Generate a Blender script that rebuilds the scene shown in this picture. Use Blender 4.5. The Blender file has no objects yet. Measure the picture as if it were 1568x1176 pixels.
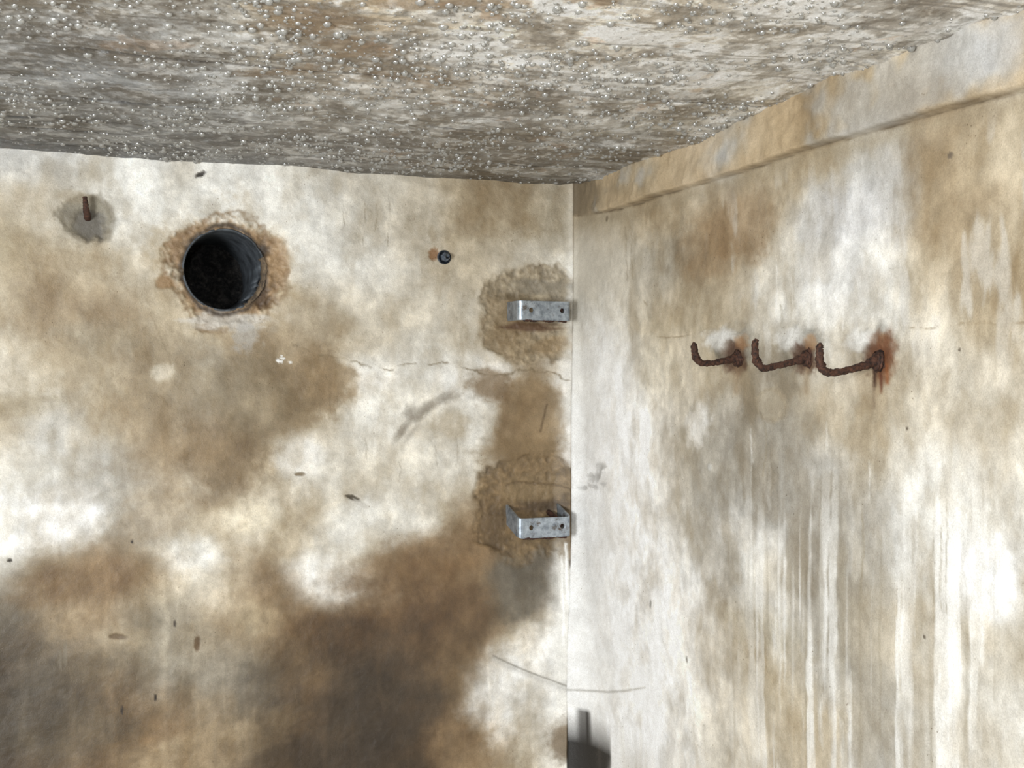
import bpy, bmesh, math, numpy as np
from mathutils import Vector
rng = np.random.default_rng(7)
sc = bpy.context.scene
sc.view_settings.view_transform = 'Standard'
sc.view_settings.look = 'None'

# ------------------------------------------------------------------ room frame
# a = distance out from wall_right, b = distance out from wall_left, z = up
F = 2250.0; K = 1800/1568.0
CAM_Z = 1.6; CEIL = 0.433
C = np.array([0.137, 2.8])
dL = np.array([-0.9265, -0.3763]); dR = np.array([0.3763, -0.9265])
ROOM_A, ROOM_B = 3.2, 4.5
def W(a, b, z):
    a = np.asarray(a, float); b = np.asarray(b, float); z = np.asarray(z, float)
    return np.stack(np.broadcast_arrays(C[0]+a*dL[0]+b*dR[0], C[1]+a*dL[1]+b*dR[1], z), -1)
def ray(px, py): return (px*K-900)/F, (675-py*K)/F
def left(px, py, b=0.0):      # image pixel back-projected -> (a, z) on plane b
    X, Z = ray(px, py); B = C+b*dR
    a = (X*B[1]-B[0])/(dL[0]-X*dL[1]); return a, CAM_Z+Z*(B[1]+a*dL[1])
def right(px, py, a=0.0):     # image pixel back-projected -> (b, z) on plane a
    X, Z = ray(px, py); B = C+a*dL
    b = (X*B[1]-B[0])/(dR[0]-X*dR[1]); return b, CAM_Z+Z*(B[1]+b*dR[1])
def offwall(b, px, py): return left(px, py, b)
def ceil_(px, py):
    X, Z = ray(px, py); D = CEIL/Z; d = np.array([X*D, D])-C
    return float(d@dL), float(d@dR)
def lin(c):
    c = np.asarray(c, float)/255
    return np.where(c <= .04045, c/12.92, ((c+.055)/1.055)**2.4)
def desat(c, k=.80, kd=None):
    l = (c*np.array([.3,.59,.11])).sum(-1, keepdims=True)
    if kd is not None: k = kd+(k-kd)*np.clip((l-80)/110, 0, 1)
    return l+(c-l)*k

# ------------------------------------------------------------------ noise
TAB = rng.random((256, 256)).astype(np.float32)
def vn(x, y, s=0):
    x = x+s*17.31; y = y+s*9.73
    ix = np.floor(x).astype(int); iy = np.floor(y).astype(int)
    fx = x-ix; fy = y-iy; fx = fx*fx*(3-2*fx); fy = fy*fy*(3-2*fy)
    g = lambda i, j: TAB[i & 255, j & 255]
    return ((g(ix, iy)*(1-fx)+g(ix+1, iy)*fx)*(1-fy)+(g(ix, iy+1)*(1-fx)+g(ix+1, iy+1)*fx)*fy)*2-1
def fbm(x, y, s=0, o=4):
    t = 0; am = .5; ca, sa = math.cos(.6), math.sin(.6)
    for i in range(o):
        t = t+am*vn(x, y, s+i*3); am *= .55
        x, y = 2*(x*ca-y*sa), 2*(x*sa+y*ca)
    return t
def fbs(x, y, s=0, o=4):      # axis aligned version (for streaks)
    t = 0; am = .5
    for i in range(o): t = t+am*vn(x*2**i, y*2**i, s+i*3); am *= .55
    return t
def sst(e0, e1, x):
    t = np.clip((x-e0)/(e1-e0), 0, 1); return t*t*(3-2*t)

# ------------------------------------------------------------------ material helpers
def newmat(name):
    m = bpy.data.materials.new(name); m.use_nodes = True
    nt = m.node_tree; return m, nt, nt.nodes['Principled BSDF']
def N(nt, t, **kw):
    n = nt.nodes.new(t)
    for k, v in kw.items(): setattr(n, k, v)
    return n
def mapping(nt, scale):
    g = N(nt, 'ShaderNodeNewGeometry'); m = N(nt, 'ShaderNodeMapping')
    m.inputs['Scale'].default_value = scale
    nt.links.new(g.outputs['Position'], m.inputs['Vector']); return m.outputs['Vector']
def noise(nt, vec, scale, detail=6, rough=.6):
    n = N(nt, 'ShaderNodeTexNoise'); n.inputs['Scale'].default_value = scale
    n.inputs['Detail'].default_value = detail; n.inputs['Roughness'].default_value = rough
    nt.links.new(vec, n.inputs['Vector']); return n.outputs['Fac']
def ramp(nt, fac, stops):
    r = N(nt, 'ShaderNodeValToRGB'); e = r.color_ramp.elements
    while len(e) < len(stops): e.new(.5)
    for i, (p, c) in enumerate(stops):
        e[i].position = p; e[i].color = (*c, 1) if len(c) == 3 else c
    nt.links.new(fac, r.inputs['Fac']); return r.outputs['Color']
def mix(nt, blend, fac, A, B):
    m = N(nt, 'ShaderNodeMix', data_type='RGBA', blend_type=blend)
    for s, v in ((m.inputs[0], fac), (m.inputs[6], A), (m.inputs[7], B)):
        if hasattr(v, 'links'): nt.links.new(v, s)
        else: s.default_value = v if isinstance(v, float) else (*v, 1)
    return m.outputs[2]
def bump(nt, h, strength, dist, prev=None):
    b = N(nt, 'ShaderNodeBump'); b.inputs['Strength'].default_value = strength
    b.inputs['Distance'].default_value = dist; nt.links.new(h, b.inputs['Height'])
    if prev: nt.links.new(prev, b.inputs['Normal'])
    return b.outputs['Normal']

def plaster_mat(name, rough=.5, ceiling=False):
    m, nt, p = newmat(name); L = nt.links
    at = N(nt, 'ShaderNodeVertexColor', layer_name='stain_and_tone')
    v = mapping(nt, (1, .6, 1) if ceiling else (1, 1, 1)); v1 = mapping(nt, (1, 1, 1))
    n1 = noise(nt, v, 45, 8, .7); n2 = noise(nt, v1, 420, 3, .7)
    c = at.outputs['Color']
    c = mix(nt, 'MULTIPLY', 1.0, c, ramp(nt, n1, [(.32, (.90,.885,.865)), (.68, (1.06,1.06,1.06))]))
    c = mix(nt, 'MULTIPLY', 1.0, c, ramp(nt, n2, [(.3, (.82,.81,.80)), (.65, (1.08,1.08,1.08))]))
    vo = N(nt, 'ShaderNodeTexVoronoi'); vo.inputs['Scale'].default_value = 85
    L.new(v1, vo.inputs['Vector'])
    pit = ramp(nt, vo.outputs['Distance'], [(.07, (.45,.4,.34)), (.12, (1,1,1))])
    sel = ramp(nt, noise(nt, v1, 9, 4), [(.53, (0,0,0)), (.62, (1,1,1))])
    c = mix(nt, 'MULTIPLY', sel, c, pit)
    if ceiling:
        n4 = noise(nt, v, 60, 8, .78); n5 = noise(nt, v, 12, 8, .7)
        c = mix(nt, 'MIX', ramp(nt, n4, [(.52, (0,0,0)), (.64, (.55,.55,.55))]), c, mix(nt, 'MIX', .5, c, (.74,.79,.85)))
        c = mix(nt, 'MULTIPLY', 1.0, c, ramp(nt, n5, [(.38, (.68,.65,.61)), (.5, (1,1,1))]))
        c = mix(nt, 'MULTIPLY', 1.0, c, ramp(nt, noise(nt, v, 150, 4, .7), [(.34, (.74,.73,.71)), (.5, (1,1,1))]))
    L.new(c, p.inputs['Base Color'])
    p.inputs['Roughness'].default_value = rough
    nb = bump(nt, n1, .6, .0026); nb = bump(nt, n2, .6, .0010, nb)
    L.new(nb, p.inputs['Normal']); return m
def simple_mat(name, c1, c2, scale, rough=.6, metal=0., bd=.001, thr=(.4,.6)):
    m, nt, p = newmat(name); v = mapping(nt, (1,1,1)); n = noise(nt, v, scale, 8, .7)
    nt.links.new(ramp(nt, n, [(thr[0], tuple(lin(c1))), (thr[1], tuple(lin(c2)))]), p.inputs['Base Color'])
    p.inputs['Roughness'].default_value = rough; p.inputs['Metallic'].default_value = metal
    nt.links.new(bump(nt, n, .7, bd), p.inputs['Normal']); return m

# ------------------------------------------------------------------ mesh helpers
def mesh_obj(name, verts, faces, mat=None, smooth=True, cols=None, parent=None):
    me = bpy.data.meshes.new(name)
    verts = np.asarray(verts, np.float32).reshape(-1, 3)
    if isinstance(faces, np.ndarray):
        n = len(faces); k = faces.shape[1]
        me.vertices.add(len(verts)); me.vertices.foreach_set('co', verts.ravel())
        me.loops.add(n*k); me.loops.foreach_set('vertex_index', faces.ravel().astype(np.int32))
        me.polygons.add(n); me.polygons.foreach_set('loop_start', np.arange(0, n*k, k, dtype=np.int32))
        me.update(calc_edges=True)
    else:
        me.from_pydata([tuple(map(float, v)) for v in verts], [], faces)
    if smooth: me.polygons.foreach_set('use_smooth', [True]*len(me.polygons))
    if cols is not None:
        ca = me.color_attributes.new('stain_and_tone', 'FLOAT_COLOR', 'POINT')
        ca.data.foreach_set('color', np.concatenate([cols, np.ones((len(cols), 1))], 1).astype(np.float32).ravel())
    me.validate(); me.update()
    o = bpy.data.objects.new(name, me); sc.collection.objects.link(o)
    if mat: me.materials.append(mat)
    if parent: o.parent = parent
    return o
def grid_faces(nu, nv, flip=False):
    i, j = np.meshgrid(np.arange(nu-1), np.arange(nv-1), indexing='ij')
    q = np.stack([i*nv+j, (i+1)*nv+j, (i+1)*nv+j+1, i*nv+j+1], -1).reshape(-1, 4)
    return q[:, ::-1] if flip else q
def empty(name, loc=(0,0,0)):
    e = bpy.data.objects.new(name, None); e.empty_display_size = .02; e.location = loc
    sc.collection.objects.link(e); return e
def tube(path, radii, seg=12, rough=0., cap=True):
    path = [Vector(p) for p in path]; vs = []; fs = []
    pts = []; rs = []
    n = len(path)
    for i in range(n-1):
        p0 = path[max(i-1,0)]; p1 = path[i]; p2 = path[i+1]; p3 = path[min(i+2,n-1)]
        for t in np.linspace(0, 1, 9)[:-1]:
            pts.append(.5*((2*p1)+(p2-p0)*t+(2*p0-5*p1+4*p2-p3)*t*t+(3*p1-p0-3*p2+p3)*t**3))
            rs.append(radii[i]*(1-t)+radii[i+1]*t)
    pts.append(path[-1]); rs.append(radii[-1])
    up = Vector((.3,.5,.81)).normalized()
    for i, p in enumerate(pts):
        t = (pts[min(i+1,len(pts)-1)]-pts[max(i-1,0)]).normalized()
        x = t.cross(up).normalized(); up = x.cross(t).normalized()
        for k in range(seg):
            an = 2*math.pi*k/seg; r = rs[i]*(1+rough*rng.uniform(-1, 1))
            vs.append(p+(x*math.cos(an)+up*math.sin(an))*r)
    for i in range(len(pts)-1):
        for k in range(seg):
            k2 = (k+1) % seg; fs.append((i*seg+k, i*seg+k2, (i+1)*seg+k2, (i+1)*seg+k))
    if cap:
        fs.append(tuple(range(seg))[::-1]); fs.append(tuple((len(pts)-1)*seg+k for k in range(seg)))
    return vs, fs

# ------------------------------------------------------------------ stain painting (wall coordinates, metres)
PAL = dict(W=(240,239,236), w=(222,219,210), L=(206,196,176), B=(182,165,135), T=(150,130,100), O=(120,96,66),
           D=(88,70,49), K=(62,52,40), G=(148,140,125), g=(188,185,178), S=(96,88,76))
def controls(xs, rows, conv):
    out = []
    for y, s in rows:
        for x, c in zip(xs, s.split()):
            if c == '.': continue
            out.append((x, y, c))
    return out
def field(U, V, ctrl, conv, sx=34, sy=34):
    acc = np.zeros(U.shape+(3,)); wt = np.zeros(U.shape)+1e-12
    for x, y, c in ctrl:
        cu, cv = conv(x, y)
        su = abs(conv(x+sx, y)[0]-conv(x-sx, y)[0])/2
        sv = abs(conv(x, y+sy)[1]-conv(x, y-sy)[1])/2
        w = np.exp(-.5*(((U-cu)/su)**2+((V-cv)/sv)**2))+1e-9/(1e-3+((U-cu)**2+(V-cv)**2))
        col = np.array(PAL[c] if isinstance(c, str) else c, float)
        acc += w[..., None]*col; wt += w
    return acc/wt[..., None]
class Painter:
    def __init__(s, U, V, col, conv):
        s.U, s.V, s.col, s.conv = U, V, col, conv; s.h = np.zeros(U.shape)
        s.eA = fbm(U*120, V*120, 150, 4)
    def px(s, x, y):
        cu, cv = s.conv(x, y)
        return cu, cv, abs(s.conv(x+1, y)[0]-s.conv(x-1, y)[0])/2, abs(s.conv(x, y+1)[1]-s.conv(x, y-1)[1])/2
    def apply(s, m, c, al, depth):
        c = np.array(PAL[c] if isinstance(c, str) else c, float)
        if al: s.col[:] = s.col*(1-m[..., None]*al)+c*m[..., None]*al
        s.h += m*depth
    def local(s, x, y, ang=0):
        cu, cv, su, sv = s.px(x, y); sg = math.copysign(1, s.conv(x+1, y)[0]-s.conv(x, y)[0])
        X = (s.U-cu)/su*sg; Y = -(s.V-cv)/sv
        a = math.radians(ang); return X*math.cos(a)+Y*math.sin(a), -X*math.sin(a)+Y*math.cos(a)
    def blob(s, x, y, rx, ry, c, al=.8, soft=.35, warp=.3, ang=0, depth=0, wf=2.0):
        X, Y = s.local(x, y, ang)
        d0 = np.hypot(X/rx, Y/ry); sel = d0 < 2.2
        X, Y = X[sel], Y[sel]
        d = d0[sel]+warp*fbm(X/rx*wf+x, Y/ry*wf+y, int(x) % 13)
        if min(rx, ry) > 12: d = d+.35*warp*s.eA[sel]
        m = np.zeros(s.U.shape); m[sel] = 1-sst(1-soft, 1+soft, d)
        s.apply(m, c, al, depth)
    def ring(s, x, y, rx, ry, wd, c, al=.8, warp=.1, depth=0):
        X, Y = s.local(x, y)
        d = np.sqrt((X/rx)**2+(Y/ry)**2)+warp*fbm(X/rx*3, Y/ry*3, 5)
        s.apply(np.exp(-((d-1)/wd)**2), c, al, depth)
    def rect(s, x0, y0, x1, y1, c, al=.8, soft=3, warp=8, depth=0, rnd=8):
        X, Y = s.local((x0+x1)/2, (y0+y1)/2); hx = (x1-x0)/2-rnd; hy = (y1-y0)/2-rnd
        X, Y = (X+warp*fbm(X/40, Y/40, 3)+.25*warp*fbm(X/9, Y/9, 13)), (Y+warp*fbm(X/40, Y/40, 8)+.25*warp*fbm(X/9, Y/9, 18))
        d = np.hypot(np.maximum(abs(X)-hx, 0), np.maximum(abs(Y)-hy, 0))-rnd
        s.apply(1-sst(-soft, soft, d), c, al, depth)
        return d
    def poly(s, pts, c, al=.9, soft=2, warp=4, depth=0):
        x, y = pts[0]; X, Y = s.local(x, y)
        X, Y = X+warp*fbm(X/14, Y/14, 3), Y+warp*fbm(X/14, Y/14, 8)
        cu, cv, su, sv = s.px(x, y); sg = math.copysign(1, s.conv(x+1, y)[0]-s.conv(x, y)[0])
        q = [((s.conv(*p)[0]-cu)/su*sg, -(s.conv(*p)[1]-cv)/sv) for p in pts]
        d = np.full(s.U.shape, 1e9); ins = np.zeros(s.U.shape, bool)
        for (ax, ay), (bx, by) in zip(q, q[1:]+q[:1]):
            L2 = (bx-ax)**2+(by-ay)**2+1e-9
            t = np.clip(((X-ax)*(bx-ax)+(Y-ay)*(by-ay))/L2, 0, 1)
            d = np.minimum(d, np.hypot(X-ax-t*(bx-ax), Y-ay-t*(by-ay)))
            if abs(by-ay) > 1e-9: ins ^= ((ay > Y) != (by > Y)) & (X < (bx-ax)*(Y-ay)/(by-ay)+ax)
        d = np.where(ins, -d, d); s.apply(1-sst(-soft, soft, d), c, al, depth); return d
    def line(s, pts, wd, c, al=.8, depth=0, warp=3, wf=20, brk=False):
        x, y = pts[0]
        X, Y = s.local(x, y)
        m0 = 1 if not brk else sst(-.25, .1, fbm(X/25, Y/25, 33))
        X = X+warp*fbm(X/wf, Y/wf, 2); Y = Y+warp*fbm(X/wf, Y/wf, 6)
        cu, cv, su, sv = s.px(x, y); sg = math.copysign(1, s.conv(x+1, y)[0]-s.conv(x, y)[0])
        q = [((s.conv(*p)[0]-cu)/su*sg, -(s.conv(*p)[1]-cv)/sv) for p in pts]
        d = np.full(s.U.shape, 1e9)
        for (ax, ay), (bx, by) in zip(q, q[1:]):
            L2 = (bx-ax)**2+(by-ay)**2+1e-9
            t = np.clip(((X-ax)*(bx-ax)+(Y-ay)*(by-ay))/L2, 0, 1)
            d = np.minimum(d, np.hypot(X-ax-t*(bx-ax), Y-ay-t*(by-ay)))
        s.apply(np.exp(-(d/wd)**2)*m0, c, al, depth)
def grit(P, mask, s=0, amp=.22, dep=.002):
    n = fbm(P.U*90, P.V*90, s, 4); P.col *= (1+amp*n*mask)[..., None]; P.h += dep*n*mask
def mottle(P, s):
    # low-contrast, relative tinting: damp areas go slightly darker and browner, dry ones paler
    U, V = P.U, P.V
    f = fbm(U*24, V*18, s, 5); g = fbm(U*11, V*6, s+3, 5)
    s2 = fbs(U*30+1.5*fbm(U*8,V*5,s+9), V*2.6, s+11, 3); k = fbm(U*60, V*60, s+14, 4)
    d = .6*sst(-.1,.45,-f)+.6*sst(-.05,.45,-g)+.3*sst(.05,.45,s2)
    P.col *= 1-d[..., None]*np.array([.12,.15,.20])
    P.col *= 1+(.10*sst(0,.5,f)+.08*sst(0,.5,g)+.08*k)[..., None]

def fillet(d, r):
    d = np.maximum(d, 0)
    t = np.clip(r-d, 0, None); off = r-np.sqrt(np.maximum(r*r-t*t, 0))
    return np.minimum(off, d)
def fil_r(z): return .022+.035*sst(1.85, 1.5, z)+.065*sst(1.30, .95, z)

# ================================================================== WALL LEFT
PIPE = left(344, 413); PR = .0795
us = np.concatenate([np.arange(0, 1.42, .0024), np.linspace(1.43, ROOM_A, 24)])
vs = np.concatenate([np.linspace(0, .66, 14), np.arange(.67, 2.07, .0024)])
U, V = np.meshgrid(us, vs, indexing='ij')
wu = .030*fbm(U*9, V*9, 1)+.014*fbm(U*34, V*34, 2)+.006*fbm(U*120, V*120, 3); wv = .030*fbm(U*9, V*9, 4)+.014*fbm(U*34, V*34, 5)+.007*fbm(U*120, V*90, 6)
xs = list(range(0, 881, 80))
rowsL = [  # tones by row, darker towards the bottom and bottom left
 (240, 'g g w w w w L L L B T B'),
 (320, 'B L w w w w w L L B B L'),
 (400, 'B B B L L B w w L B L w'),
 (480, 'B T T B B T B L L L T w'),
 (560, 'L B B T G T T B w L T W'),
 (640, 'B g B T G T B w L w T W'),
 (720, 'w w g T O B w L L L O W'),
 (800, 'W w G g B L B L w B O W'),
 (880, 'G T O B L T w L T O S W'),
 (960, 'S T T G T T O D D D B W'),
 (1040,'D S O G G S D K D T w W'),
 (1120,'S D O O T S D K D O L W'),
 (1190,'K D O B T D K K D T B w')]
ctrl = controls(xs, rowsL, left)+[(-80, y, c) for y, c in ((320,'B'),(560,'L'),(800,'w'),(960,'D'),(1120,'D'))]+[(940, y, 'W') for y in range(560,1180,80)]
col = field(U+wu, V+wv, ctrl, left)
P = Painter(U, V, col, left)
for b in [(70,795,88,44,(244,244,244),1,.6,.35,-12),(0,800,50,60,'w',.6,.6,.3,0),(292,850,44,28,'w',.95,.6,.3,0),(385,790,47,27,(230,216,186),.95,.6,.3,10),
          (315,735,40,26,'L',.8,.6,.3,20),(505,893,64,34,'W',1,.6,.3,15),(460,700,36,32,'W',.9,.5,.35,0),(545,800,62,36,'w',.9,.6,.35,-30),
          (590,640,50,50,'w',.7,.6,.4,30),(565,575,38,22,'W',.7,.6,.3,0),(730,585,60,36,'W',.75,.5,.35,0),(740,640,40,40,'w',.7,.6,.3,0),(620,555,90,22,'w',.6,.6,.3,0),
          (345,690,60,75,(116,97,70),.85,.45,.4,-20),(240,790,60,40,'T',.6,.5,.4,-35),(140,890,120,30,'O',.75,.6,.3,-5),(440,930,40,70,'O',.55,.6,.3,-30),
          (490,590,48,55,(140,118,86),.8,.3,.5,0),(390,600,95,60,(136,121,95),.75,.5,.4,15),(240,560,60,60,(148,133,107),.7,.6,.4,0),(810,640,50,75,(130,106,72),.8,.3,.4,10),(752,590,32,24,'O',.7,.4,.4,0),
          (650,860,110,40,(116,89,57),.75,.6,.4,-14),(745,800,50,50,'O',.65,.6,.4,-40),(610,960,120,60,(92,70,46),.75,.6,.35,-8),(795,890,52,58,(98,91,79),.85,.4,.4,0),
          (570,1090,130,110,(64,53,40),.8,.7,.35,0),(250,980,70,45,(150,140,120),.65,.6,.35,0),(395,950,35,24,(166,148,116),.7,.6,.3,0),(60,1080,130,80,(72,64,52),.75,.6,.35,0),
          (290,1140,90,18,(164,144,112),.7,.6,.3,-10),(720,1150,60,60,(136,111,79),.55,.6,.3,0),(770,1060,50,60,'W',.85,.6,.4,0),(850,1010,60,50,'W',.9,.6,.4,0),
          (750,300,70,50,(164,144,112),.7,.6,.4,0),(850,345,40,50,(172,156,126),.5,.6,.4,0),(620,310,60,30,'L',.5,.6,.4,0),
          (0,385,60,40,(152,136,106),.75,.6,.4,0),(30,620,60,16,(146,130,100),.6,.7,.4,-3),(400,480,50,20,'w',.4,.5,.5,0),(520,330,60,70,'w',.6,.7,.4,0),
          (270,260,80,40,'w',.6,.7,.4,0),(480,480,30,40,(168,152,126),.5,.4,.5,0),(690,700,60,50,'w',.5,.6,.4,0),(250,570,18,14,'L',.6,.4,.5,0),
          (190,975,35,20,'B',.4,.5,.5,0),(120,740,80,22,'g',.5,.6,.4,-10),(160,520,60,26,(166,154,130),.6,.6,.4,0),(120,1130,90,40,(88,77,60),.6,.6,.4,0),(610,480,50,30,(216,203,178),.5,.6,.4,0),
          (430,830,30,30,'B',.5,.5,.4,0),(690,650,30,20,'B',.5,.5,.5,0),(340,1010,60,40,(132,122,104),.5,.6,.5,0),(150,1010,50,30,(118,106,86),.5,.6,.5,0),(400,1120,60,30,(132,112,82),.5,.6,.5,-15),
          (60,1000,60,24,(88,78,64),.5,.6,.5,0),(470,1020,40,50,(92,75,53),.6,.6,.5,0),(700,1010,40,50,(112,90,62),.5,.6,.5,0),(560,930,30,16,(120,96,66),.4,.6,.5,0)]:
    x,y,rx,ry,c,al,so,wa,an = b; P.blob(x,y,rx,ry,c,al,so,wa,an)
mottle(P, 200)
# feathery grey mark
for x,y,rx,ry,an,al in [(668,616,26,6,-32,.45),(690,608,14,7,-10,.4),(650,627,14,8,-40,.5),(628,632,9,11,0,.55),(640,640,10,6,-30,.45),(622,652,16,5,-55,.45),(612,664,14,5,-60,.4),(630,664,16,4,-50,.3)]:
    P.blob(x,y,rx,ry,(112,102,88),al,.7,.5,an)
# mortar patches around the brackets
dd = P.rect(744,416,905,550,(152,134,104),.75,10,26,-.004,40)
m = 1-sst(-3, 3, dd); grit(P, m, 4, .35, .003); P.apply(np.exp(-((dd+2)/3)**2)*sst(0,.3,fbm(U*25,V*25,77)),(108,90,64),.45,-.001)
P.blob(778,500,34,44,(128,104,70),.6,.6,.6); P.blob(826,438,52,12,(138,129,112),.6,.5,.6); P.blob(850,530,34,14,(146,116,74),.5,.5,.6); P.blob(812,500,40,7,(80,54,36),.75,.5,.5); P.blob(790,455,26,6,(96,84,64),.5,.5,.6)
dd = P.rect(734,706,902,846,(116,94,63),.88,12,28,-.006,44)
m = 1-sst(-3, 3, dd); grit(P, m, 5, .35, .003); P.apply(np.exp(-((dd+2)/3)**2)*sst(-.1,.3,fbm(U*25,V*25,78)),(80,64,44),.5,-.0015)
P.blob(818,748,44,20,(138,116,82),.6,.5,.6); P.blob(757,800,20,34,(90,72,49),.7,.5,.6); P.blob(835,776,38,9,(70,55,38),.7,.5,.5); P.line([(778,745),(800,738),(850,742),(872,752)],1.6,(84,66,44),.6,-.002,6); P.blob(800,690,60,20,(120,98,66),.6,.6,.6)
# pale run of plaster down the inside corner
for y, xw in ((480,878),(560,874),(640,874),(870,866),(940,858),(1010,850),(1080,862)):
    P.blob(xw+28,y,36,62,'w',.9,.5,.4)
P.blob(872,838,14,26,(116,92,60),.7,.5,.5); P.line([(868,858),(872,874)],3,(60,50,40),.7,0,2)
# round socket of the stub rod
P.blob(136,334,42,36,(136,127,107),.9,.2,.35,0,-.004); P.ring(136,334,40,34,.12,(110,100,82),.4); P.blob(138,345,24,22,(98,93,85),.85,.35,.5,0,-.004); P.blob(112,330,14,12,(116,108,94),.5,.4,.6); P.blob(112,300,26,10,(168,150,120),.5,.5,.5)
# pipe surround
P.blob(352,417,106,94,(178,156,120),.8,.2,.4,0,0); P.blob(350,415,92,82,(144,114,79),.88,.10,.30,0,-.006)
X, Y = P.local(350,415); grit(P, 1-sst(.8,1.1,np.hypot(X/96,Y/86)), 9, .4, .0035)
P.ring(350,415,93,83,.05,(120,94,64),.5,.28); P.blob(345,492,60,14,(208,202,192),.75,.35,.6); P.blob(375,515,22,22,(170,166,160),.7,.4,.6)
P.ring(344,413,65,67,.06,(64,54,44),.85,.08); P.blob(430,400,14,34,(180,146,104),.6,.5,.4); P.blob(400,455,12,18,(72,56,42),.8,.4,.4,0,-.004); P.blob(404,382,7,9,(60,50,42),.8,.4,.4,0,-.002)
# cracks
ck = (112,96,70)
P.line([(440,527),(480,540),(530,550),(560,562),(640,562),(700,556),(750,572),(820,568),(872,580)],1.3,ck,.7,-.001,9,brk=True)
P.line([(230,480),(252,530),(262,560)],1.2,ck,.3)
P.line([(755,1004),(775,1014),(800,1025),(825,1035),(850,1043),(870,1050),(890,1056),(920,1060)],1.4,(134,128,116),.75,-.001,1,60)
P.line([(755,1009),(775,1019),(800,1030),(825,1040),(850,1048),(870,1055),(890,1061)],3.5,(186,182,174),.45,0,1,60)
for x,y,l in [(490,590,50),(505,585,60),(515,600,36),(500,610,40),(528,300,60),(560,296,80),(578,306,50),(596,290,90),(560,665,40),(668,668,50),(700,660,60),(612,700,40),(200,1050,60),(100,980,50),(455,1040,50),(330,960,40)]:
    P.line([(x,y),(x+rng.uniform(-3,3),y+l/2),(x+rng.uniform(-4,4),y+l)],.9,(112,95,70),.4,0,10,30,brk=True)
P.line([(838,620),(832,640),(828,660)],1.6,(84,66,44),.7)
P.line([(864,832),(862,900),(868,960),(872,1010)],1.8,(252,252,250),.9,.001,2); P.line([(858,850),(856,960),(854,985)],1.2,(250,249,246),.7,.001,2)
for x,y,rx,ry,c,an,dp in [(307,267,9,3.5,(40,34,28),-25,-.002),(540,762,11,3.5,(70,62,50),20,-.003),(553,772,14,4,(200,194,182),30,.001),(460,726,8,3,(120,104,80),0,-.003),
     (664,389,8,10,(140,100,64),0,-.002),(180,975,14,5,(96,80,60),10,-.002),(302,985,5,12,(92,72,50),0,-.001),(238,1068,2,5,(40,32,26),0,0),(268,955,2,6,(60,50,40),0,0),
     (187,1088,2,6,(40,32,26),0,0),(203,830,2,3,(40,32,26),0,0),(252,432,14,10,(150,118,80),0,-.002),
     (15,858,4,3,(40,34,26),0,-.001),(100,1000,3,18,(110,100,84),0,0),(92,1010,3,16,(110,100,84),0,0)]:
    P.blob(x,y,rx,ry,c,.9,.3,.35,an,dp)
for i in range(9): P.blob(424+rng.uniform(0,24),545+rng.uniform(0,14),rng.uniform(1,3),rng.uniform(1,2.5),(238,238,236),.9,.3,.3,0,.001)
P.blob(860,1126,22,34,(108,90,66),.85,.5,.4,20); P.blob(884,1178,20,50,(40,35,30),.92,.3,.3,0)  # brown halo, then the cavity's dark inside painted on this wall
mot = 1+.05*fbm(U*22, V*22, 9)
low = sst(1.5, 1.0, V)
mot += low*.14*fbm(U*20, V*26, 14)+.08*low*sst(.1,.5,fbs(U*50+fbm(U*9,V*6,16), V*3, 15))
col = desat(np.clip(P.col*mot[..., None], 12, 250), .72, 1.0)
r = np.hypot(U-PIPE[0], V-PIPE[1]); an = np.arctan2(V-PIPE[1], U-PIPE[0])
near = abs(r-PR) < .0019
U2 = np.where(near, PIPE[0]+PR*np.cos(an), U); V2 = np.where(near, PIPE[1]+PR*np.sin(an), V); r2 = np.hypot(U2-PIPE[0], V2-PIPE[1])
h = P.h+.006*fbm(U*4, V*4, 20)+.0014*fbm(U*22, V*22, 21)+.0006*fbm(U*110, V*110, 22)
h = h*sst(0, .05, U)+fillet(U, fil_r(V))
f = grid_faces(len(us), len(vs))
fc = r2.ravel()[f].mean(1)
f = f[fc > PR]
matL = plaster_mat('stained_plaster')
mesh_obj('wall_left', W(U2, h, V2).reshape(-1, 3), f, matL, cols=lin(col).reshape(-1, 3))

# ================================================================== WALL RIGHT
us = np.concatenate([np.arange(0, 1.46, .0026), np.linspace(1.47, ROOM_B, 30)])
vs = np.concatenate([np.linspace(0, .9, 14), np.arange(.91, 2.10, .0024)])
U, V = np.meshgrid(us, vs, indexing='ij')
wu = .034*fbm(U*8, V*8, 31)+.014*fbm(U*34, V*34, 32)+.006*fbm(U*120, V*120, 3); wv = .030*fbm(U*9, V*9, 34)+.014*fbm(U*34, V*34, 35)+.007*fbm(U*120, V*90, 6)
xs = [880,950,1020,1100,1180,1260,1340,1420,1500,1580]
rowsR = [
 (80,  '. . . . . . . B g g'),
 (160, '. . . . . T B T T B'),
 (240, '. . B g B B g T B B'),
 (320, 'T B B T B g g T T B'),
 (400, 'L L G T L g w B T B'),
 (480, 'L L B B w w w L B B'),
 (560, 'w L L B G L T L L L'),
 (640, 'W w L G G B L L L L'),
 (720, 'W W L G G g L w w L'),
 (800, 'W W L g g G g w w w'),
 (880, 'W W w g L G g w W w'),
 (960, 'W W w B g G B L L w'),
 (1040,'W W w L B g G L w w'),
 (1120,'W W W L B B G w L w'),
 (1190,'W W W L L B g L w L')]
col = field(U+wu, V+wv, controls(xs, rowsR, right), right, 34, 34)
P = Painter(U, V, col, right)
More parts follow.
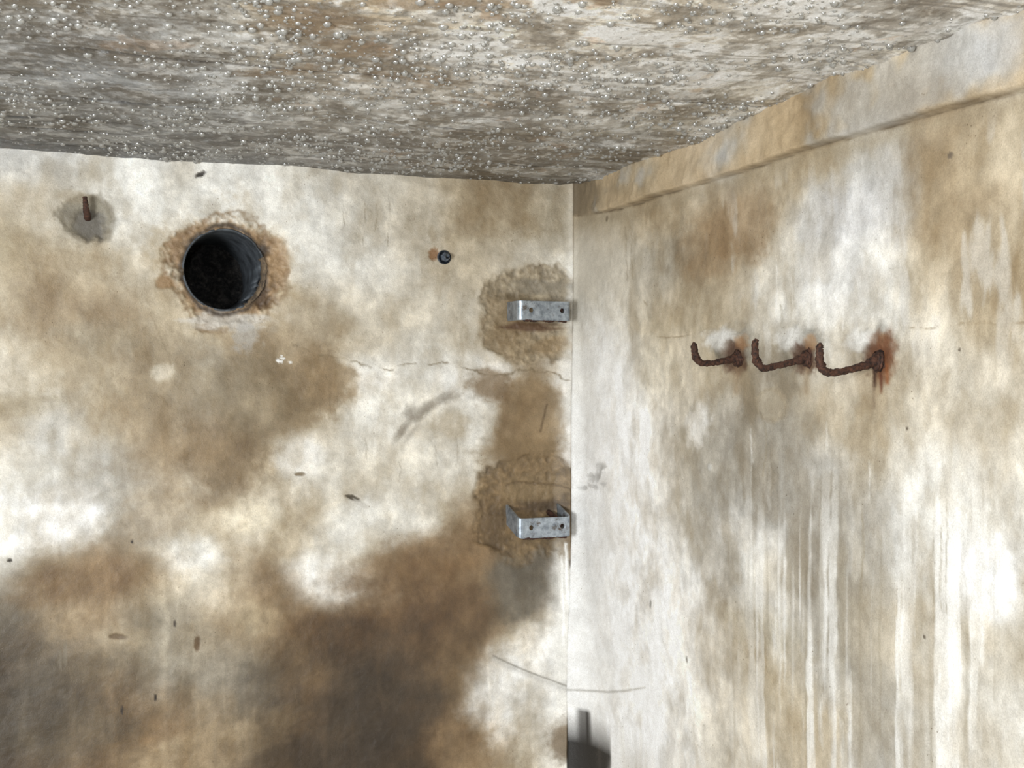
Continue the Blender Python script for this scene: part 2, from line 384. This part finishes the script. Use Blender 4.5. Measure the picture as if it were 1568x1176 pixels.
for b in [(1115,360,60,48,(144,116,82),.7,.5,.5,-20),(1070,390,30,40,(146,122,90),.55,.5,.5,0),(1160,330,30,50,(172,150,120),.5,.5,.4,0),(1010,330,34,36,(164,142,108),.5,.5,.5,0),(1010,400,24,50,'L',.4,.6,.4,0),
          (1300,330,70,50,(192,191,191),.8,.6,.4,0),(1290,430,60,50,(216,214,210),.75,.5,.5,0),(1440,290,60,70,(166,145,112),.6,.5,.4,20),(1530,420,60,90,(174,158,130),.5,.6,.4,0),
          (1370,300,30,60,(170,166,160),.5,.6,.4,0),(1030,500,60,14,(188,172,142),.6,.4,.4,3),(940,600,40,110,(246,246,245),.9,.6,.3,-10),(960,760,55,130,(253,253,253),1,.6,.3,0),(1000,960,90,110,(253,253,253),.9,.6,.3,0),
          (960,1110,80,70,(250,250,249),.9,.6,.3,0),(1090,680,20,80,(172,164,149),.6,.5,.5,8),(1160,700,60,90,(162,155,142),.6,.5,.5,0),(1170,600,36,24,(174,164,146),.5,.5,.4,0),
          (1250,850,40,140,(180,174,163),.5,.5,.5,0),(1300,960,50,100,(174,166,150),.45,.5,.5,0),(1490,880,55,60,(240,240,240),.9,.5,.4,0),(1540,880,30,60,(230,230,229),.6,.5,.4,0),(1430,760,60,60,'w',.6,.6,.4,0),(1490,1050,40,24,'w',.6,.5,.5,20),
          (1130,820,46,28,(228,225,218),.6,.5,.5,0),(1150,860,20,30,'w',.5,.5,.5,0),(1070,1000,50,60,'L',.4,.6,.4,0),(1190,1040,70,60,(194,179,150),.45,.6,.4,0),(1010,560,30,60,(206,191,160),.5,.6,.4,0),
          (1070,650,16,34,'W',.7,.5,.5,10),(1170,960,60,30,(186,172,140),.4,.6,.5,0),(1250,620,40,20,(192,178,153),.4,.5,.5,0),(1080,560,16,40,'B',.4,.5,.5,0),(1390,620,60,60,(200,187,162),.4,.6,.5,0),
          (1020,700,24,120,(218,210,196),.4,.6,.4,-6),(1120,1100,60,50,(218,208,190),.4,.6,.4,0),(1500,620,70,60,(196,185,164),.5,.6,.4,0),(1540,740,40,60,(204,196,180),.5,.6,.4,0),(1520,1000,60,40,(200,190,170),.5,.6,.4,0)]:
    x,y,rx,ry,c,al,so,wa,an = b; P.blob(x,y,rx,ry,c,al,so,wa,an)
far = sst(.02, .35, U)
keepc = P.col.copy(); mottle(P, 230); P.col[:] = keepc*(1-far[..., None])+P.col*far[..., None]
P.blob(1178,620,22,24,(176,160,132),.5,.2,.3,0,.002); P.ring(1178,620,22,24,.15,(156,138,108),.35,.1)
# mineral runs down the wall
UW = U+.006*fbm(U*10, V*7, 44)
regU = sst(*(right(1080, 900)[0], right(1220, 900)[0]), U)*(1-sst(right(1490, 900)[0], right(1568, 900)[0], U))
topv = .06*fbs(U*30, V*0, 45); regV = sst(right(1300, 660)[1], right(1300, 860)[1], V+topv)
brk = sst(-.35, .15, fbm(U*26, V*5, 46))
st = fbs(UW*46, V*1.1, 40, 3)+.25*fbm(U*40, V*26, 47)
P.apply(sst(.06, .3, st)*regU*regV*brk, (236,234,228), .75, .0006)
P.apply(sst(.05, .35, -st)*regU*regV*brk, (174,163,142), .35, 0)
st3 = fbs(UW*110, V*1.6, 48, 2); P.apply(sst(.2,.4,st3)*regU*regV*brk, (242,240,235), .55, .0004); P.apply(sst(.28,.45,-st3)*regU*regV*brk, (150,138,114), .35, 0)
st2 = fbm(U*30, V*10, 50, 4); reg2 = sst(right(1050,400)[0], right(1150,400)[0], U)*sst(right(1300,200)[1], right(1300,300)[1], V)*sst(right(1300,620)[1], right(1300,480)[1], V)
P.apply(sst(.1, .4, st2)*reg2, (222,220,216), .4, 0)
for x,y,l,c in [(1320,780,150,0),(1430,820,140,0),(1442,800,160,0),(1450,760,180,0),(1190,390,90,1),(1212,420,70,1),(1240,400,110,1),(1262,430,90,1),(1290,460,60,1),(1170,640,90,0),(1265,640,60,1),(1150,650,60,1),(1195,460,40,0),(1330,700,70,1)]:
    P.line([(x,y),(x+rng.uniform(-3,3),y+l/2),(x+rng.uniform(-2,2),y+l)],1.4,((150,136,108),(238,236,230))[c],.5,0,6,40,brk=True)
for pts in ([(1380,505),(1440,500),(1500,492),(1568,496)],[(1000,520),(1060,512),(1120,520)],[(985,455),(995,490),(1000,500)]):
    P.line(pts, 1.2, (136,115,84), .55, -.001, 7, brk=True)
P.line([(880,1052),(905,1058),(930,1060),(958,1058),(985,1053)],1.4,(146,140,128),.6,-.001,1,60)
for x in (960,968,1010,1044): P.line([(x,340),(x+2,400+x%9*5)],1.3,(128,110,84),.35,0,8,brk=True)
# mortar crust and rust runs around the hooks
for x,y in ((1126,540),(1232,540),(1340,540)):
    P.blob(x,y-10,28,28,(136,132,122),.7,.4,.5,0,.003); P.blob(x-24,y-20,22,16,(228,226,220),.85,.5,.5,0,.002); P.blob(x+1,y+7,18,22,(70,46,33),.9,.5,.5,0,-.002); P.blob(x+12,y-16,9,12,(170,122,76),.6,.5,.5)
    P.line([(x+2,y+10),(x+3,y+60)],7,(152,126,92),.55,0,6)
P.blob(1352,545,19,34,(100,61,38),.88,.5,.5,0); P.line([(1338,560),(1338,592)],3,(48,28,18),.9,0,3); P.line([(1347,565),(1349,602)],2.4,(86,46,28),.88,0,3); P.line([(1356,560),(1358,588)],3,(130,76,42),.75,0,3); P.line([(1338,590),(1338,625)],3,(116,98,80),.6,0,3)
P.line([(1345,605),(1350,680)],9,(180,158,122),.5,0,5)
for x,y,rx,ry,c,dp in [(995,925,1.5,6,(130,124,116),0),(1088,715,3,6,(200,198,190),.002),(1388,656,2,3,(60,50,40),0),(1470,536,2,3,(60,50,40),0),(1416,975,2,3,(60,50,40),0),(1050,1010,1.5,5,(110,104,94),0),(1454,238,4,5,(90,80,70),0),
     (930,335,2,4,(60,50,40),0),(908,300,14,22,(110,98,80),0)]:
    P.blob(x,y,rx,ry,c,.7,.3,.35,0,dp)
# scuffed plaster beside the lower bracket
for i in range(18): P.blob(905+rng.uniform(-14,18),728+rng.uniform(-20,20),rng.uniform(2,5),rng.uniform(3,8),(172,169,164),.45,.6,.6,rng.uniform(0,90),-.001)
# chipped cavity low in the corner, its dark inside painted as colour
P.poly([(890,1086),(904,1088),(920,1122),(934,1160),(946,1210),(850,1210),(850,1130),(878,1100)],(32,29,26),.96,3,5,-.002); P.line([(908,1110),(918,1150),(930,1190)],2.5,(80,74,68),.6,0,5)
# horizontal construction joint just under the ceiling
ts = np.array([right(x, y) for x, y in ((884,330),(960,318),(1010,300),(1140,262),(1245,224),(1300,212),(1440,172),(1500,155),(1568,138))])
jz = np.interp(U, ts[:,0], ts[:,1])+.002*fbm(U*30, V*0, 60)
step = sst(-.002, .003, V-jz)
P.apply(np.exp(-((V-jz+.001)/.002)**2)*(.2+.8*sst(-.2,.3,fbm(U*12,V*0,61))), (76,62,44), .85, -.003)
P.apply(np.exp(-((V-jz+.014)/.012)**2), (160,144,116), .45, 0)
ba = step*sst(.02,.1,U)
tc = fbm(U*7, V*9, 63)
P.apply(ba*sst(-.4,.2,tc), (196,166,122), .7, 0); P.apply(ba*sst(.15,.4,-tc), (176,173,168), .6, 0)
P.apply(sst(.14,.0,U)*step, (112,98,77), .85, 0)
P.blob(1545,70,40,50,(182,181,180),.6,.5,.4)
mot = 1+.06*fbm(U*20, V*20, 59)
col = desat(np.clip(P.col*mot[..., None], 12, 252), .70, 1.0)
h = P.h+.006*fbm(U*4, V*4, 70)+.0014*fbm(U*22, V*22, 71)+.0006*fbm(U*110, V*110, 72)+.018*step*sst(.0,.3,U)
h += .008*fbm(U*14, V*14, 73)*step
h = h*sst(0, .05, U)+fillet(U, fil_r(V))
mesh_obj('wall_right', W(h, U, V).reshape(-1, 3), grid_faces(len(us), len(vs), True), matL, cols=lin(col).reshape(-1, 3))

# ================================================================== CEILING
GRV = (.06, .13, .22, .33, .50, .78)
def ceil_h(a, b):
    rise = np.interp(b, [0, .48, .80, .95, 1.32, 3], [0, -.004, .012, .024, .026, .026])*np.exp(-a/.7)
    t = rise+.007*fbm(a*5, b*4, 80)+.0020*fbm(a*16, b*12, 81)+.0008*fbm(a*60, b*44, 82)+.0004*fbm(a*160, b*120, 83)
    for g in GRV: t = t+.003*np.exp(-((b-g-.006*fbm(a*3, a*0, int(g*100)))/.004)**2)*sst(-.3,.3,fbm(a*4, a*0+g*10, 84))
    t = t+.012*np.exp(-np.maximum(a, 0)/.04)*fbm(a*20, b*16, 86)
    return CAM_Z+CEIL+t
us = np.concatenate([np.arange(-.03, 1.5, .0030), np.linspace(1.51, ROOM_A+.02, 20)])
vs = np.concatenate([np.arange(-.03, 1.7, .0032), np.linspace(1.71, ROOM_B+.02, 26)])
U, V = np.meshgrid(us, vs, indexing='ij')
cc = []  # ceiling control tones, with the lighting included in their colour
def crow(y, xs, cs):
    for x, c in zip(xs, cs): cc.append((x, y, c))
X13 = list(range(0, 1569, 130))
crow(0, X13, [(140,134,122),(136,125,107),(166,161,152),(206,197,178),(154,130,96),(190,172,142),(224,216,200),(224,219,208),(210,196,170),(224,220,212),(204,202,198),(206,204,200),(208,207,204)])
crow(60, X13[:12], [(84,80,75),(100,95,88),(132,128,121),(170,158,134),(130,104,72),(182,170,149),(200,194,182),(190,180,164),(210,201,186),(198,198,194),(192,191,189),(192,185,170)])
crow(120, X13[:10], [(88,89,90),(104,106,107),(138,142,148),(146,144,139),(132,116,95),(144,130,110),(166,154,136),(180,176,168),(194,194,192),(178,174,165)])
crow(180, X13[:9], [(76,79,82),(98,101,103),(116,119,122),(118,115,108),(120,109,92),(118,109,95),(132,123,109),(150,142,129),(162,156,142)])
crow(232, X13[:8], [(50,49,47),(58,56,53),(66,62,57),(78,70,60),(84,74,62),(96,84,70),(116,105,89),(134,122,104)])
crow(268, [500,620,740,860], [(74,64,52),(82,71,58),(100,89,74),(118,107,90)])
acc = np.zeros(U.shape+(3,)); wt = np.zeros(U.shape)+1e-12
UU = U+.05*fbm(U*10, V*8, 90)+.018*fbm(U*50, V*40, 91); VV = V+.06*fbm(U*10, V*9, 92)+.024*fbm(U*50, V*40, 93)
for x, y, c in cc:
    a0, b0 = ceil_(x, y); w = np.exp(-.5*(((UU-a0)/.07)**2+((VV-b0)/.075)**2))+1e-9/(1e-3+(U-a0)**2+(V-b0)**2)
    acc += w[..., None]*np.array(c, float); wt += w
col = acc/wt[..., None]
def lay(m, c, al):
    global col; col = col*(1-m[..., None]*al)+np.array(c, float)*m[..., None]*al
sa = fbm(U*5, V*11, 100, 5); lay(sst(.05, .3, sa), (166,175,186), .42); lay(sst(.05, .3, -sa), (92,84,73), .45)
f1 = fbm(U*11, V*13, 101, 5); lay(sst(.1, .22, f1), (198,201,204), .40); lay(sst(.1, .25, -f1), (98,85,68), .45)
f2 = fbm(U*24, V*20, 102, 5); lay(sst(.16, .3, f2), (224,226,227), .5); lay(sst(.18, .34, -f2), (86,76,62), .45)
f3 = fbm(U*70, V*50, 104, 4); lay(sst(.24, .4, f3), (236,237,238), .4); lay(sst(.24, .4, -f3), (74,68,60), .4)
ln = fbs(U*2.5, V*60, 106, 3); lay(sst(.2,.45,ln), (190,196,202), .35); lay(sst(.2,.45,-ln), (74,68,60), .42)
for x, y, ra, rb in ((500,40,.07,.05),(540,80,.04,.04),(700,20,.08,.03),(620,130,.07,.03),(900,20,.04,.02),(430,110,.05,.03)):
    a0, b0 = ceil_(x, y); d = np.hypot((UU-a0)/ra, (VV-b0)/rb)+.5*fbm(U*30, V*24, 105); lay(1-sst(.7, 1.3, d), (112,86,56), .6)
for g in GRV:
    lay(np.exp(-((V-g-.006*fbm(U*3, U*0, int(g*100)))/.0035)**2)*sst(-.3,.3,fbm(U*4, U*0+g*10, 84)), (44,40,35), .68)
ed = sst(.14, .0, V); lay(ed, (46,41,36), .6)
lay(sst(.44, .54, fbm(U*16, V*12, 108)), (168,118,76), .25)
gain = ((1.12+.26*sst(.25, 1.1, V))*(1-.16*sst(.6,1.15,U)))[..., None]  # light falloff put into the ceiling colour, brighter towards the camera
matC = plaster_mat('damp_limewashed_ceiling', rough=.42, ceiling=True)
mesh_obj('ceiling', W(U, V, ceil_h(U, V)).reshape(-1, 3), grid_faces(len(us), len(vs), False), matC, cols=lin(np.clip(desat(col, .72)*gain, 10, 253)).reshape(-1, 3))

# condensation droplets: one mesh
n = 9500
a = rng.uniform(.0, 1.5, n*5); b = rng.uniform(.006, 1.75, n*5)
dens = .36+1.1*fbm(a*6, b*6, 120)+.5*fbm(a*26, b*26, 121)
keep = rng.random(n*5) < np.clip(dens, .07, 1); a = a[keep][:n]; b = b[keep][:n]; n = len(a)
rad = np.clip(rng.lognormal(math.log(.0021), .56, n), .0008, .0060)
SEG, RINGS = 12, 5
th = np.linspace(0, math.pi/2, RINGS+1)[1:]; ph = np.linspace(0, 2*math.pi, SEG, endpoint=False)
tmpl = [(0, 0, -1)]+[(math.sin(t)*math.cos(p), math.sin(t)*math.sin(p), -math.cos(t)) for t in th for p in ph]
tmpl = np.array(tmpl); tf = []
for k in range(SEG): tf.append((0, 1+(k+1) % SEG, 1+k, 1+k))
for i in range(RINGS-1):
    for k in range(SEG): tf.append((1+i*SEG+k, 1+i*SEG+(k+1) % SEG, 1+(i+1)*SEG+(k+1) % SEG, 1+(i+1)*SEG+k))
tris = np.array([t[:3] for t in tf[:SEG]]); quads = np.array(tf[SEG:])
cen = W(a, b, ceil_h(a, b)+.0004)
hs = rng.uniform(.75, 1.1, n)
vv = cen[:, None, :]+tmpl[None]*np.stack([rad*rng.uniform(.85, 1.15, n), rad, rad*hs], -1)[:, None, :]
nv = len(tmpl)
fl = [tuple(t) for t in (tris[None]+np.arange(n)[:, None, None]*nv).reshape(-1, 3).tolist()]+[tuple(t) for t in (quads[None]+np.arange(n)[:, None, None]*nv).reshape(-1, 4).tolist()]
m, nt, p = newmat('water_drop'); nt.nodes.remove(p); out = nt.nodes['Material Output']
tr = N(nt, 'ShaderNodeBsdfTransparent'); tr.inputs['Color'].default_value = (.76,.74,.69,1)
df = N(nt, 'ShaderNodeBsdfDiffuse'); df.inputs['Color'].default_value = (.96,.93,.85,1)
gl = N(nt, 'ShaderNodeBsdfGlossy'); gl.inputs['Roughness'].default_value = .17
fr = N(nt, 'ShaderNodeFresnel'); fr.inputs['IOR'].default_value = 2.4
m1_ = N(nt, 'ShaderNodeMixShader'); m1_.inputs[0].default_value = .24; m2_ = N(nt, 'ShaderNodeMixShader')
nt.links.new(tr.outputs[0], m1_.inputs[1]); nt.links.new(df.outputs[0], m1_.inputs[2])
nt.links.new(fr.outputs[0], m2_.inputs[0]); nt.links.new(m1_.outputs[0], m2_.inputs[1]); nt.links.new(gl.outputs[0], m2_.inputs[2])
nt.links.new(m2_.outputs[0], out.inputs['Surface'])
mesh_obj('condensation_droplets', vv.reshape(-1, 3), fl, m)

# ================================================================== other room surfaces
matP = simple_mat('plain_concrete', (150,146,138), (196,193,186), 3, .8, 0, .004, (.3,.7))
def slab(name, p0, pu, pv):
    nu = nv_ = 30; s = np.linspace(0, 1, nu); A, B = np.meshgrid(s, s, indexing='ij')
    p0, pu, pv = map(np.array, (p0, pu, pv)); q = p0+A[..., None]*(pu-p0)+B[..., None]*(pv-p0)
    mesh_obj(name, W(q[...,0], q[...,1], q[...,2]).reshape(-1, 3), grid_faces(nu, nu), matP)
slab('floor', (0,0,0), (ROOM_A,0,0), (0,ROOM_B,0))
slab('wall_back', (0,ROOM_B,0), (ROOM_A,ROOM_B,0), (0,ROOM_B,2.06))
slab('wall_side', (ROOM_A,0,0), (ROOM_A,ROOM_B,0), (ROOM_A,0,2.06))

# ================================================================== vent pipe
pa, pz = PIPE
root = empty('clay_drain_pipe', W(pa, 0, pz))
def to_local(vs_, e): return np.asarray([list(v) for v in vs_], float)-np.array(e.location)
prof = [(-.30, PR+.005), (.0, PR+.002), (.001, PR+.0005), (.001, PR-.001), (-.003, PR-.0025), (-.04, PR-.0045), (-.15, PR-.0045), (-.30, PR-.0045)]
S = 120; vv = []; ff = []
for i, (bb, rr) in enumerate(prof):
    for k in range(S):
        t = 2*math.pi*k/S     # t=pi faces wall_right, 3pi/2 faces down
        chip = 0
        if i >= 1 and i <= 4:
            dt = abs(t-math.radians(200)); chip = -.040*sst(.62, .48, np.array(dt))*(1+.3*float(vn(np.array(t*14.), np.array(1.), 4)))
            chip += -.006*abs(float(vn(np.array(t*6.), np.array(0.), 3)))
        vv.append(W(pa+rr*math.cos(t), bb+float(chip), pz+rr*math.sin(t)))
for i in range(len(prof)-1):
    for k in range(S):
        k2 = (k+1) % S; ff.append((i*S+k, (i+1)*S+k, (i+1)*S+k2, i*S+k2))
mesh_obj('pipe_barrel', to_local(vv, root), ff, simple_mat('dark_glazed_pipe', (40,43,46), (86,91,96), 34, .62, 0, .0018, (.36,.7)), parent=root)
vv = []; ff = []; M = 30
for i in range(M):
    t = math.radians(200-40+80*i/(M-1))
    for bb, rr in ((.0, PR+.003), (-.001, PR-.002), (-.012, PR-.004), (-.03, PR-.003), (-.045, PR+.002)):
        j = .002*float(vn(np.array(i*.9), np.array(bb*100), 5)); vv.append(W(pa+(rr+j)*math.cos(t), bb, pz+(rr+j)*math.sin(t)))
for i in range(M-1):
    for k in range(4): ff.append((i*5+k, (i+1)*5+k, (i+1)*5+k+1, i*5+k+1))
mesh_obj('mortar_bed', to_local(vv, root), ff, simple_mat('broken_mortar', (66,56,46), (120,102,80), 80, .9, 0, .003), parent=root)
G = 60; vv = []; ff = []
for i in range(G):
    for k in range(S):
        rr = (PR-.003)*i/(G-1); t = 2*math.pi*k/S; x = rr*math.cos(t); y = rr*math.sin(t)
        d = -.24+.09*float(sst(.015, -.07, np.array(y)))+.035*float(fbm(np.array(x*45), np.array(y*45), 7))
        vv.append(W(pa+x, d, pz+y))
for i in range(G-1):
    for k in range(S): ff.append((i*S+k, i*S+(k+1) % S, (i+1)*S+(k+1) % S, (i+1)*S+k))
mesh_obj('silt_plug', to_local(vv, root), ff, simple_mat('black_silt', (12,12,12), (72,68,64), 60, .9, 0, .010, (.45,.66)), parent=root)

# ================================================================== steel brackets
rust = simple_mat('rust', (28,17,13), (98,62,44), 210, .8, .1, .0018, (.38,.70))
def steel_mat():
    m, nt, p = newmat('galvanised_steel'); v = mapping(nt, (1,1,1))
    n = noise(nt, v, 60, 8, .7); n2 = noise(nt, v, 25, 8, .75)
    c = ramp(nt, n, [(.35, tuple(lin((112,120,128)))), (.65, tuple(lin((182,190,198))))])
    msk = ramp(nt, n2, [(.56, (0,0,0)), (.66, (1,1,1))])
    c = mix(nt, 'MIX', msk, c, tuple(lin((90,74,58))))
    nt.links.new(c, p.inputs['Base Color']); p.inputs['Metallic'].default_value = .6; p.inputs['Roughness'].default_value = .4
    nt.links.new(bump(nt, n, .4, .0006), p.inputs['Normal']); return m
steel = steel_mat()
def bracket(x0, x1, yt, yb, depth, tilt, name='steel_bracket'):
    aL, zt = left(x0, yt, depth); aR, _ = left(x1, yt, depth); _, zb = left(x0, yb, depth)
    H = zt-zb; R = .009; Wd = aL-aR
    segs = [('l', depth-R+.012), ('b', R*math.pi/2), ('p', Wd-2*R), ('b', R*math.pi/2), ('l', depth-R+.012)]
    def place(s):
        b0 = -.012
        if s < segs[0][1]: return aL, b0+s
        s -= segs[0][1]
        if s < segs[1][1]:
            t = s/R; return aL-R+R*math.cos(t), depth-R+R*math.sin(t)
        s -= segs[1][1]
        if s < segs[2][1]: return aL-R-s, depth
        s -= segs[2][1]
        if s < segs[3][1]:
            t = s/R; return aR+R-R*math.sin(t), depth-R+R*math.cos(t)
        s -= segs[3][1]; return aR, depth-R-s
    tot = sum(x[1] for x in segs); sp = segs[0][1]+segs[1][1]
    hc = [sp+.018, sp+segs[2][1]-.010]; hw = .012
    bm = bmesh.new()
    def quadgrid(s0, s1, ns, z0, z1, nz):
        g = [[bm.verts.new((s0+(s1-s0)*i/ns, z0+(z1-z0)*j/nz, 0)) for j in range(nz+1)] for i in range(ns+1)]
        for i in range(ns):
            for j in range(nz): bm.faces.new((g[i][j], g[i+1][j], g[i+1][j+1], g[i][j+1]))
    cuts = [0, hc[0]-hw, hc[0]+hw, hc[1]-hw, hc[1]+hw, tot]
    quadgrid(0, cuts[1], 24, 0, H, 4); quadgrid(cuts[2], cuts[3], 8, 0, H, 4); quadgrid(cuts[4], tot, 24, 0, H, 4)
    for c0 in hc:
        per = []; hn = 4
        for i in range(hn): per.append((c0-hw+2*hw*i/hn, 0))
        for i in range(4): per.append((c0+hw, H*i/4))
        for i in range(hn): per.append((c0+hw-2*hw*i/hn, H))
        for i in range(4): per.append((c0-hw, H-H*i/4))
        o = [bm.verts.new((x, y, 0)) for x, y in per]; q = []
        for x, y in per:
            t = math.atan2(y-H/2, x-c0); q.append(bm.verts.new((c0+.0052*math.cos(t), H*.52+.0052*math.sin(t), 0)))
        for i in range(16): bm.faces.new((o[i], o[(i+1) % 16], q[(i+1) % 16], q[i]))
    bmesh.ops.remove_doubles(bm, verts=bm.verts, dist=1e-5)
    root = empty(name, W((aL+aR)/2, 0, zb+H/2)); L0 = np.array(root.location)
    for v in bm.verts:
        aa, bb = place(v.co.x); w = W(aa, bb, zb+v.co.y+tilt*(depth-bb))
        v.co = Vector((w-L0).tolist())
    bmesh.ops.recalc_face_normals(bm, faces=bm.faces)
    me = bpy.data.meshes.new('strap'); bm.to_mesh(me); bm.free(); o = bpy.data.objects.new('strap', me); sc.collection.objects.link(o); o.parent = root
    me.materials.append(steel); sd = o.modifiers.new('t', 'SOLIDIFY'); sd.thickness = .0045; sd.offset = 0
    bv = o.modifiers.new('b', 'BEVEL'); bv.width = .0008; bv.segments = 2; bv.limit_method = 'ANGLE'
    pts = [place(segs[0][1]+segs[1][1]+segs[2][1]*t) for t in np.linspace(0, 1, 9)]
    v_, f_ = tube([W(p_[0], p_[1], zb-.0008+.001*math.sin(i*2.3)) for i, p_ in enumerate(pts)], [.0022+.0009*math.sin(i*1.7) for i in range(9)], 8, .3)
    mesh_obj('rust_lip', to_local(v_, root), f_, rust, parent=root)
    v_, f_ = tube([W(aR+.02, -.01, zb+H*.6+tilt*depth), W(aR+.02, depth*.55, zb+H*.6+tilt*depth*.5), W(aR+.02, depth-.003, zb+H*.6)], [.006]*3, 10, .08)
    mesh_obj('stud', to_local(v_, root), f_, rust, parent=root)
bracket(795, 873, 460, 490, .055, 0.0)
bracket(795, 873, 794, 825, .060, .34)

# ================================================================== rusty hooks
def hook(base, pts):
    bb, bz = right(*base)
    root = empty('rusty_wall_hook', W(0, bb, bz)); path = [W(-.015, bb, bz), W(.004, bb, bz)]; rad_ = [.009, .0082]
    for i, (x, y) in enumerate(pts):
        aa, zz = offwall(bb, x, y); path.append(W(aa, bb, zz)); rad_.append([.0054, .0048, .0054, .0058, .0052, .0034][min(i, 5)])
    v_, f_ = tube(path, rad_, 12, .24)
    mesh_obj('shank', to_local(v_, root), f_, rust, parent=root)
    v_, f_ = tube([W(-.006, bb, bz), W(.003, bb, bz-.001), W(.008, bb, bz-.001)], [.016,.013,.006], 14, .25)
    mesh_obj('rust_collar', to_local(v_, root), f_, rust, parent=root)
    aa, zz = offwall(bb, pts[-3][0], pts[-3][1])
    v_, f_ = tube([W(aa+.004, bb, zz+.002), W(aa, bb, zz-.002), W(aa-.008, bb, zz-.003)], [.003,.0070,.003], 10, .3)
    mesh_obj('rust_scale', to_local(v_, root), f_, rust, parent=root)
hook((1130,549), [(1112,552),(1090,556),(1073,555),(1065,545),(1063,530),(1065,526)])
hook((1237,548), [(1215,554),(1190,560),(1168,563),(1158,550),(1156,528),(1159,520)])
hook((1345,553), [(1320,561),(1292,568),(1266,570),(1256,556),(1255,533),(1258,528)])

# stub rod in the round socket
aa, zz = left(134, 334); root = empty('rusty_rebar_stub', W(aa, 0, zz))
P1 = [W(aa, -.012, zz)]+[W(*( (lambda q: (q[0], bq, q[1]))(left(x, y, bq)))) for x, y, bq in ((134,331,.008),(132,322,.018),(131,312,.021),(130,301,.021))]
v_, f_ = tube(P1, [.0065,.006,.0055,.005,.004], 12, .18); mesh_obj('rod', to_local(v_, root), f_, rust, parent=root)
# anchor bolt
aa, zz = left(680, 394); root = empty('anchor_bolt', W(aa, 0, zz)); dk = simple_mat('blackened_steel', (60,68,80), (120,128,138), 90, .4, .5, .0006)
def disc(prof, seg, nm, mt, off=0):
    vv = []; ff = []
    for bb, rr in prof:
        for k in range(seg):
            t = 2*math.pi*k/seg+off; vv.append(W(aa+rr*math.cos(t), bb, zz+rr*math.sin(t)))
    for i in range(len(prof)-1):
        for k in range(seg): ff.append((i*seg+k, (i+1)*seg+k, (i+1)*seg+(k+1) % seg, i*seg+(k+1) % seg))
    ff.append(tuple((len(prof)-1)*seg+k for k in range(seg)))
    mesh_obj(nm, to_local(vv, root), ff, mt, smooth=seg > 8, parent=root)
disc([(-.01,.015),(.002,.015),(.0035,.0135)], 24, 'washer', dk); disc([(.002,.0100),(.011,.0100),(.013,.0085)], 6, 'hex_nut', dk, .3); disc([(.012,.0055),(.021,.0055),(.022,.0045)], 16, 'threaded_end', dk)

# ================================================================== lights and camera
def area(loc, tgt, size, power, colr=(1,1,1)):
    l = bpy.data.lights.new('added_soft_key', 'AREA'); l.shape = 'DISK'; l.size = size; l.energy = power; l.color = colr
    o = bpy.data.objects.new('added_soft_key', l); sc.collection.objects.link(o); o.location = loc
    o.rotation_euler = (Vector(tgt)-Vector(loc)).to_track_quat('-Z', 'Y').to_euler(); return o
area(W(2.6, 2.6, 1.38).tolist(), W(.05, .15, 1.6).tolist(), .7, 90, (.92,.965,1))  # unseen soft light, added to even out the brightness of the walls
l = bpy.data.lights.new('camera_flash', 'POINT'); l.energy = 34; l.shadow_soft_size = .03; l.color = (.93,.97,1)
o = bpy.data.objects.new('camera_flash', l); sc.collection.objects.link(o); o.location = (-.10, .0, CAM_Z+.14)
w = bpy.data.worlds.new('World'); sc.world = w; w.use_nodes = True; w.node_tree.nodes['Background'].inputs[0].default_value = (.5,.5,.5,1); w.node_tree.nodes['Background'].inputs[1].default_value = .05
cd = bpy.data.cameras.new('Camera'); cd.sensor_width = 36; cd.lens = 45; cd.clip_start = .01
co = bpy.data.objects.new('Camera', cd); sc.collection.objects.link(co); co.location = (0, 0, CAM_Z); co.rotation_euler = (math.pi/2, 0, 0)
sc.camera = co
